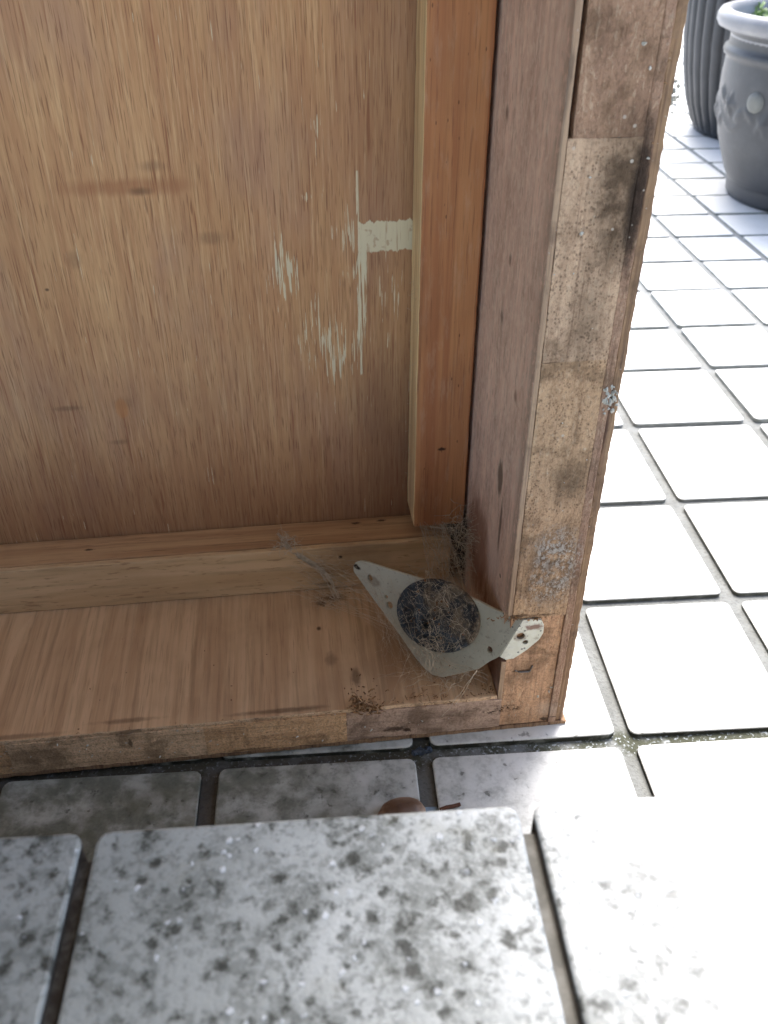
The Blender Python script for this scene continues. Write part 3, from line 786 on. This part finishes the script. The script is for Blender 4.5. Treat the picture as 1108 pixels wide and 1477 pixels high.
for _ in range(80):       # between the batten's foot, the side board and the bracket
    a = Vector((random.uniform(-.060, -.037), random.uniform(.084, .09), random.uniform(.0605, .064)))
    b = random.choice((Vector((XI, random.uniform(.05, .08), random.uniform(.05, .085))), Vector((random.uniform(-.05, -.036), .083, random.uniform(.03, .05))), pw(random.uniform(-.05, -.02), .008, .002)))
    sag(a, b, 9, random.uniform(0, .004), .0007, random.uniform(.00004, .00012))
for _ in range(110):
    curl(Vector((random.uniform(-.044, XI - .0005), random.uniform(.06, .088), random.uniform(.03, .072))), Vector((random.uniform(-1, 1), random.uniform(-1, .4), random.uniform(-1, 1))), 9, .0016, .5, random.uniform(.00005, .00014))
for _ in range(26):       # along the bracket's lower edge to the bottom board
    sag(pw(random.uniform(-.045, -.006), random.uniform(-.034, -.02), .002), Vector((random.uniform(-.09, -.04), random.uniform(0, .03), .0246)), 9, random.uniform(-.002, .003), .0008, random.uniform(.00003, .00008))
for _ in range(50):
    sag(pw(random.uniform(-.088, -.05), random.uniform(-.03, .004), .001), Vector((random.uniform(-.13, -.10), random.uniform(.075, .087), random.uniform(.026, .055))), 9, random.uniform(-.001, .004), .0006, random.uniform(.00003, .00009))
for _ in range(260):      # fuzz over hub and inner corner
    c = random.choice((pw(HC[0] + random.gauss(0, .012), HC[1] + random.gauss(0, .011), random.uniform(.004, .008)), pw(random.uniform(-.06, -.005), random.uniform(-.032, .0), .003),
                       Vector((random.uniform(-.058, -.036), random.uniform(.06, .088), random.uniform(.03, .064)))))
    curl(c, Vector((random.uniform(-1, 1), random.uniform(-1, 1), random.uniform(-1, 1))), 10, .0013, .42, random.uniform(.00002, .00005))
for _ in range(40):
    sag(pw(random.uniform(-.085, -.05), random.uniform(-.02, .0), .002), pw(random.uniform(-.06, -.02), random.uniform(-.045, -.03), random.uniform(.002, .006)), 9, random.uniform(-.001, .002), .0007, random.uniform(.00003, .00007))
for k in range(3): sag(pw(-.030 - .004 * k, -.0265, .0042), pw(-.004, -.0255 + .002 * k, .0022), 12, .0, .0003, .00012)
sag(pw(-.013, -.021, .002), pw(-.022, -.040, .009), 10, .001, .0004, .0001); sag(pw(-.010, -.02, .002), pw(-.017, -.047, .012), 10, .001, .0004, .0001)
sag(pw(-.010, -.02, .002), pw(-.0125, -.038, .010), 8, .0005, .0003, .0001)
# strand of old web across the lower batten
main = [Vector(p) for p in ((-0.1315, 0.0990, 0.0535), (-0.1270, 0.0880, 0.0535), (-0.1215, 0.0846, 0.0490), (-0.1160, 0.0843, 0.0445), (-0.1110, 0.0840, 0.0395), (-0.1060, 0.0815, 0.0330), (-0.1030, 0.0760, 0.0262))]
for k in range(22):
    o = Vector((random.gauss(0, .0008), random.gauss(0, .0004) - .0004, random.gauss(0, .0008)))
    lines.append([p + o + Vector((random.gauss(0, .0005), random.gauss(0, .0002), random.gauss(0, .0005))) for p in main[random.randint(0, 2):random.randint(5, 7)]]); rad.append(random.uniform(.00008, .00026))
for _ in range(70):
    curl(Vector((-0.1270 + random.gauss(0, .003), 0.088 + random.gauss(0, .004) - .001, 0.0545 + random.uniform(0, .002))), Vector((random.uniform(-1, 1), random.uniform(-1, 1), 0)), 7, .0010, .5, random.uniform(.00006, .00016))
for _ in range(60):
    curl(Vector((random.uniform(-.122, -.098), 0.0842 - random.uniform(0, .001), random.uniform(.027, .050))), Vector((random.uniform(-1, 1), 0, random.uniform(-1, 1))), 7, .0010, .35, random.uniform(.00002, .00005))
for _ in range(80):
    curl(Vector((random.uniform(-.115, -.1), random.uniform(.068, .083), .0255)), Vector((random.uniform(-1, 1), random.uniform(-1, 1), 0)), 6, .0011, .4, random.uniform(.00003, .00010))
for _ in range(40):
    curl(Vector((-0.0630, random.uniform(.087, .1), random.uniform(.07, .2))), Vector((random.uniform(-1, 0), random.uniform(-1, 1), random.uniform(-1, 1))), 4, .0008, .4, .00004)
lines = [[cl(p) for p in l] for l in lines]
web = tag(link_mesh('cobweb', tubes_bm(lines, rad), M['web']), 'dusty tan cobweb tangled over the dark hub and bracket', 'cobweb', kind='stuff')

M['grit'] = simple('brown_grit', lin(124, 88, 62), 0.9, var=0.7, sc=500)
pts = []
for _ in range(100):
    c, sx, sy = random.choice(((Vector((-0.106, 0.0765, 0)), .005, .003), (Vector((-0.097, 0.010, 0)), .004, .006), (Vector((-0.06, 0.008, 0)), .018, .005), (Vector((-0.040, 0.006, 0)), .003, .004), (Vector((-0.16, .03, 0)), .06, .02)))
    s = random.uniform(.00012, .00036)
    pts.append((cl((min(-.0365, c.x + random.gauss(0, sx)), max(.002, c.y + random.gauss(0, sy)), .0248)), (s * random.uniform(1, 2.6), s, s * .7)))
for _ in range(40):
    s = random.uniform(.0002, .0007)
    pts.append((pw(HC[0] + random.gauss(0, .009), HC[1] + random.gauss(0, .009), .0042), (s, s, s)))
    pts[-1] = (cl(pts[-1][0]), pts[-1][1])
for _ in range(40):
    s = random.uniform(.0005, .0014)
    pts.append((cl((random.uniform(-.0420, -.0355), random.uniform(.085, .10), .0252 + random.random() * .004)), (s, s, s)))
tag(link_mesh('crumbs', lump_bm(pts), M['grit']), 'brown crumbs and grit scattered over the cabinet floor and hub', 'crumbs', kind='stuff')

# ------------------------------------------------------------------ small things on the lower floor by the step
def mat_nut():
    m = Mat('brown_pebble', 0.5, 0.4)
    n = m.noise((160, 160, 160), 4, 0.6)
    m.col = lin(92, 66, 50); m.mix(n.step(0.4, 0.65) * 0.7, lin(58, 42, 34)); m.mix(m.z.step(0.007, 0.002) * n.step(.3, .6) * 0.6, lin(176, 146, 122))
    return m.done(n, 0.3, 0.001)
bm = bmesh.new()
bmesh.ops.create_icosphere(bm, subdivisions=4, radius=1)
for v in bm.verts:
    k = 1 + 0.10 * mnoise.noise(v.co * 1.7) + 0.03 * mnoise.noise(v.co * 6)
    v.co = Vector((v.co.x * 0.0108 * k, v.co.y * 0.0078 * k, v.co.z * 0.0062 * k))
o = link_mesh('pebble', bm, mat_nut(), smooth=True); o.location = (0.0080, 0.2315, 0.0024); o.rotation_euler = (0, 0, 0.2)
tag(o, 'rounded brown pebble lying behind the step edge', 'pebble')
M['scrap'] = simple('bluish_scrap', lin(132, 150, 164), 0.5, var=0.5, sc=300)
bm = box_bm(-.0042, .0042, -.0022, .0022, 0, .0016, 0.0005)
for v in bm.verts: v.co += mnoise.noise_vector(v.co * 400) * .0005
o = link_mesh('plastic_scrap', bm, M['scrap']); o.location = (0.0196, 0.2368, -0.0035); o.rotation_euler = (0.1, 0.1, .1)
tag(o, 'small pale blue plastic scrap between brown pebble and twig', 'scrap')
M['twig'] = simple('brown_twig', lin(92, 60, 46), 0.8, var=0.6, sc=300)
o = link_mesh('twig', tubes_bm([[Vector((0.0245, 0.2352, .0009)), Vector((0.0275, 0.2362, .0014)), Vector((0.0305, 0.2368, .0013)), Vector((0.0335, 0.2380, .0010))]], 0.0009, 6), M['twig'])
tag(o, 'tiny dark brown twig lying just behind the step edge', 'twig')
M['moss'] = simple('dark_moss', lin(70, 74, 54), 0.95, var=0.8, sc=300, dark=lin(30, 32, 24), coords='World')
pts = []
for _ in range(420):
    a = random.uniform(-0.13, 0.30); s = random.uniform(.0003, .0009)
    pts.append((tw(a, 0.2655 + random.gauss(0, .0016), -0.0038), (s * 1.3, s, s * .8)))
tag(link_mesh('moss', lump_bm(pts, sub=1), M['moss'], None), 'dark green moss growing in the tile joint under the cabinet edge', 'moss', kind='stuff')
M['fleck'] = simple('dark_blue_fleck', lin(66, 74, 86), 0.6, var=0.6, sc=400)
o = link_mesh('lint_tuft', lump_bm([(Vector((0, 0, 0)), (.003, .002, .0016)), (Vector((.003, .001, 0)), (.002, .002, .0012)), (Vector((-.003, -.001, 0)), (.0018, .0014, .001))], sub=2), M['fleck'])
o.location = (0.0175, 0.2690, -0.0015); tag(o, 'dark blue lint tuft in the mossy joint under the cabinet', 'lint')

# ------------------------------------------------------------------ planters at the back
def lathe(prof, n=128, f=None):
    bm = bmesh.new(); rings = []
    for (r, z) in prof:
        rg = []
        for j in range(n):
            a = 2 * math.pi * j / n
            rg.append(bm.verts.new((r * math.cos(a), r * math.sin(a), z) if f is None else f(r, z, a)))
        rings.append(rg)
    for A, B in zip(rings, rings[1:]):
        for j in range(n): bm.faces.new((A[j], A[(j + 1) % n], B[(j + 1) % n], B[j]))
    if prof[0][0] < 0.9 * max(p[0] for p in prof): bm.faces.new(list(reversed(rings[0])))
    return bm
def densify(prof, d):
    out = []
    for (a, b), (c, e) in zip(prof, prof[1:]):
        n = max(1, int(math.hypot(c - a, e - b) / d))
        out += [(a + (c - a) * k / n, b + (e - b) * k / n) for k in range(n)]
    return out + [prof[-1]]

def mat_pot(name, col, dusty):
    m = Mat(name, 0.45, 0.4)
    n = m.noise(30, 5, 0.6); f = m.noise(260, 3)
    m.col = col
    m.mix(n.step(0.4, 0.7) * 0.35, dusty); m.mix(f.step(0.55, 0.7) * 0.15, dusty)
    return m.done(f, 0.1, 0.001)
M['pot_grey'] = mat_pot('grey_plastic', lin(66, 68, 71), lin(88, 90, 93))
M['pot_rim'] = mat_pot('pale_grey_rim', lin(128, 130, 134), lin(160, 160, 160))
M['pot_dark'] = mat_pot('dark_plastic', lin(48, 51, 55), lin(70, 72, 76))
M['soil'] = simple('potting_soil', lin(70, 54, 42), 0.95, var=0.7, sc=90, bump=0.8)
M['leaf'] = simple('green_leaf', lin(96, 128, 62), 0.5, var=0.5, sc=60)
M['medal'] = simple('pale_medallion', lin(120, 122, 118), 0.6, var=0.3)

P1 = empty('grey_planter', (0.54, 1.14, 0.0), 0.0)
tag(P1, 'grey urn shaped planter with pale rolled rim and raised flower relief', 'plant pot')
rosettes = [(R(d), z) for d, z in ((214, .100), (240, .112), (188, .112), (262, .096), (166, .098), (288, .112))]
def relief(r, z, a):
    h = 0.0
    if 0.045 < z < 0.150:
        for ra, rz in rosettes:
            du = ((a - ra + math.pi) % (2 * math.pi) - math.pi) * r; dv = z - rz
            q = math.hypot(du, dv); t = math.atan2(dv, du)
            pet = 0.014 * (0.72 + 0.28 * math.cos(5 * t))
            if q < pet: h = max(h, 0.0030 * (1 - (q / pet) ** 2) ** 0.5 + (0.0015 if q < .004 else 0))
            for sgn in (-1, 1):      # leaves beside the flower
                lu, lv = du - sgn * 0.022, dv + 0.008 * sgn
                ll = (lu * 0.8 + lv * 0.6 * sgn) / 0.012; lw = (-lu * 0.6 * sgn + lv * 0.8) / 0.0055
                if ll * ll + lw * lw < 1: h = max(h, 0.0030 * (1 - ll * ll - lw * lw) ** 0.5)
        vine = abs(z - 0.098 - 0.012 * math.sin(a * 9)); 
        if vine < 0.003: h = max(h, 0.002 * (1 - vine / 0.003))
    return ((r + h) * math.cos(a), (r + h) * math.sin(a), z)
p1 = densify([(0.0930, 0.0), (0.1000, 0.0005), (0.1030, 0.004), (0.1040, 0.0165), (0.1035, 0.020), (0.1060, 0.022), (0.1105, 0.0300), (0.1190, 0.0500), (0.1265, 0.0700), (0.1315, 0.0920), (0.1345, 0.1150), (0.1355, 0.1380), (0.1350, 0.1580),
              (0.1385, 0.1600), (0.1395, 0.1635), (0.1385, 0.1670), (0.1345, 0.1690), (0.1345, 0.1800), (0.1370, 0.1872)], 0.003)
body1 = link_mesh('body', lathe(p1, 300, relief), M['pot_grey'], P1, True)
rim = [(0.1370, 0.1874), (0.1450, 0.1868), (0.1505, 0.1890), (0.1535, 0.1940), (0.1535, 0.2000), (0.1505, 0.2052), (0.1450, 0.2070), (0.1390, 0.2052), (0.1360, 0.2000), (0.1340, 0.1700)]
link_mesh('rim', lathe(rim, 96), M['pot_rim'], P1, True)
def soil(name, r, z, parent):
    bm = bmesh.new(); n = 40; rings = []
    for i in range(1, 8):
        rings.append([bm.verts.new((r * i / 7 * math.cos(2 * math.pi * j / n), r * i / 7 * math.sin(2 * math.pi * j / n), z + random.uniform(-.004, .004) + .006 * (1 - i / 7))) for j in range(n)])
    c = bm.verts.new((0, 0, z + .006))
    for j in range(n): bm.faces.new((c, rings[0][j], rings[0][(j + 1) % n]))
    for A, B in zip(rings, rings[1:]):
        for j in range(n): bm.faces.new((A[j], B[j], B[(j + 1) % n], A[(j + 1) % n]))
    return link_mesh(name, bm, M['soil'], parent, True)
soil('soil', 0.1350, 0.184, P1)
# a small pale medallion in the relief
va = math.atan2(-1.14, -0.54) - 0.65
med = lathe([(0.0, 0.004), (0.006, 0.0038), (0.0105, 0.002), (0.0120, -0.004)], 24)
zz = 0.122; rdir = Vector((math.cos(va), math.sin(va), 0)); tdir = Vector((-math.sin(va), math.cos(va), 0))
mm = Matrix(((tdir.x, 0, rdir.x, rdir.x * .1352), (tdir.y, 0, rdir.y, rdir.y * .1352), (0, 1, 0, zz), (0, 0, 0, 1)))
bmesh.ops.transform(med, matrix=mm, verts=med.verts)
link_mesh('medallion', med, M['medal'], P1, True)

def sprig(name, loc, n, h, label, seed, spread=0.06):
    random.seed(seed)
    root = empty(name, loc); tag(root, label, 'plant')
    stems, leaves = [], bmesh.new()
    for _ in range(n):
        a = random.uniform(0, 6.28); r = random.uniform(0, spread)
        p = Vector((r * math.cos(a), r * math.sin(a), -.004)); q = p + Vector((random.gauss(0, .012), random.gauss(0, .012), h * random.uniform(.5, 1)))
        stems.append([p, p.lerp(q, .5) + Vector((random.gauss(0, .003), random.gauss(0, .003), 0)), q])
        for k in range(4):
            b = p.lerp(q, random.uniform(.4, 1)); d = Vector((random.uniform(-1, 1), random.uniform(-1, 1), random.uniform(-.1, .6))).normalized(); s = d.orthogonal().normalized()
            L = random.uniform(.008, .016)
            up = d.cross(s) * L * .12
            v = [leaves.verts.new(x) for x in (b, b + d * L * .5 + s * L * .28, b + d * L, b + d * L * .5 - s * L * .28, b + d * L * .5 - up)]
            for t in ((0, 1, 4), (1, 2, 4), (2, 3, 4), (3, 0, 4)): leaves.faces.new([v[i] for i in t])
    link_mesh('stems', tubes_bm(stems, .0008, 4), M['leaf'], root)
    tag(link_mesh('leaves', leaves, M['leaf'], root, True), kind='stuff')
sprig('seedling', (0.475, 1.215, 0.186), 6, 0.02, 'tiny green seedlings sprouting inside the rim of the grey urn planter', 3, 0.05)

P2 = empty('ribbed_planter', (0.61, 1.49, 0.0), 0.0)
tag(P2, 'tall dark plastic planter with vertical ribs standing behind grey urn', 'plant pot')
def ribs(r, z, a):
    k = abs(math.sin(a * 22))
    rr_ = r - 0.006 * (1 - k ** 0.5) * (1 if z > 0.012 else 0)
    return (rr_ * math.cos(a), rr_ * math.sin(a), z)
p2 = densify([(0.105, 0.0), (0.1135, 0.001), (0.1160, 0.006), (0.1225, 0.0140), (0.1355, 0.0450), (0.1420, 0.0690), (0.1475, 0.0910), (0.1545, 0.1310), (0.1590, 0.1770), (0.1610, 0.2300), (0.1620, 0.2900)], 0.012)
link_mesh('body', lathe(p2, 528, ribs), M['pot_dark'], P2, True)
link_mesh('rim', lathe([(0.1615, 0.2880), (0.1720, 0.2890), (0.1740, 0.2960), (0.1720, 0.3030), (0.1640, 0.3040), (0.1560, 0.3000), (0.1540, 0.2600)], 96), M['pot_dark'], P2, True)
soil('soil', 0.1545, 0.272, P2)
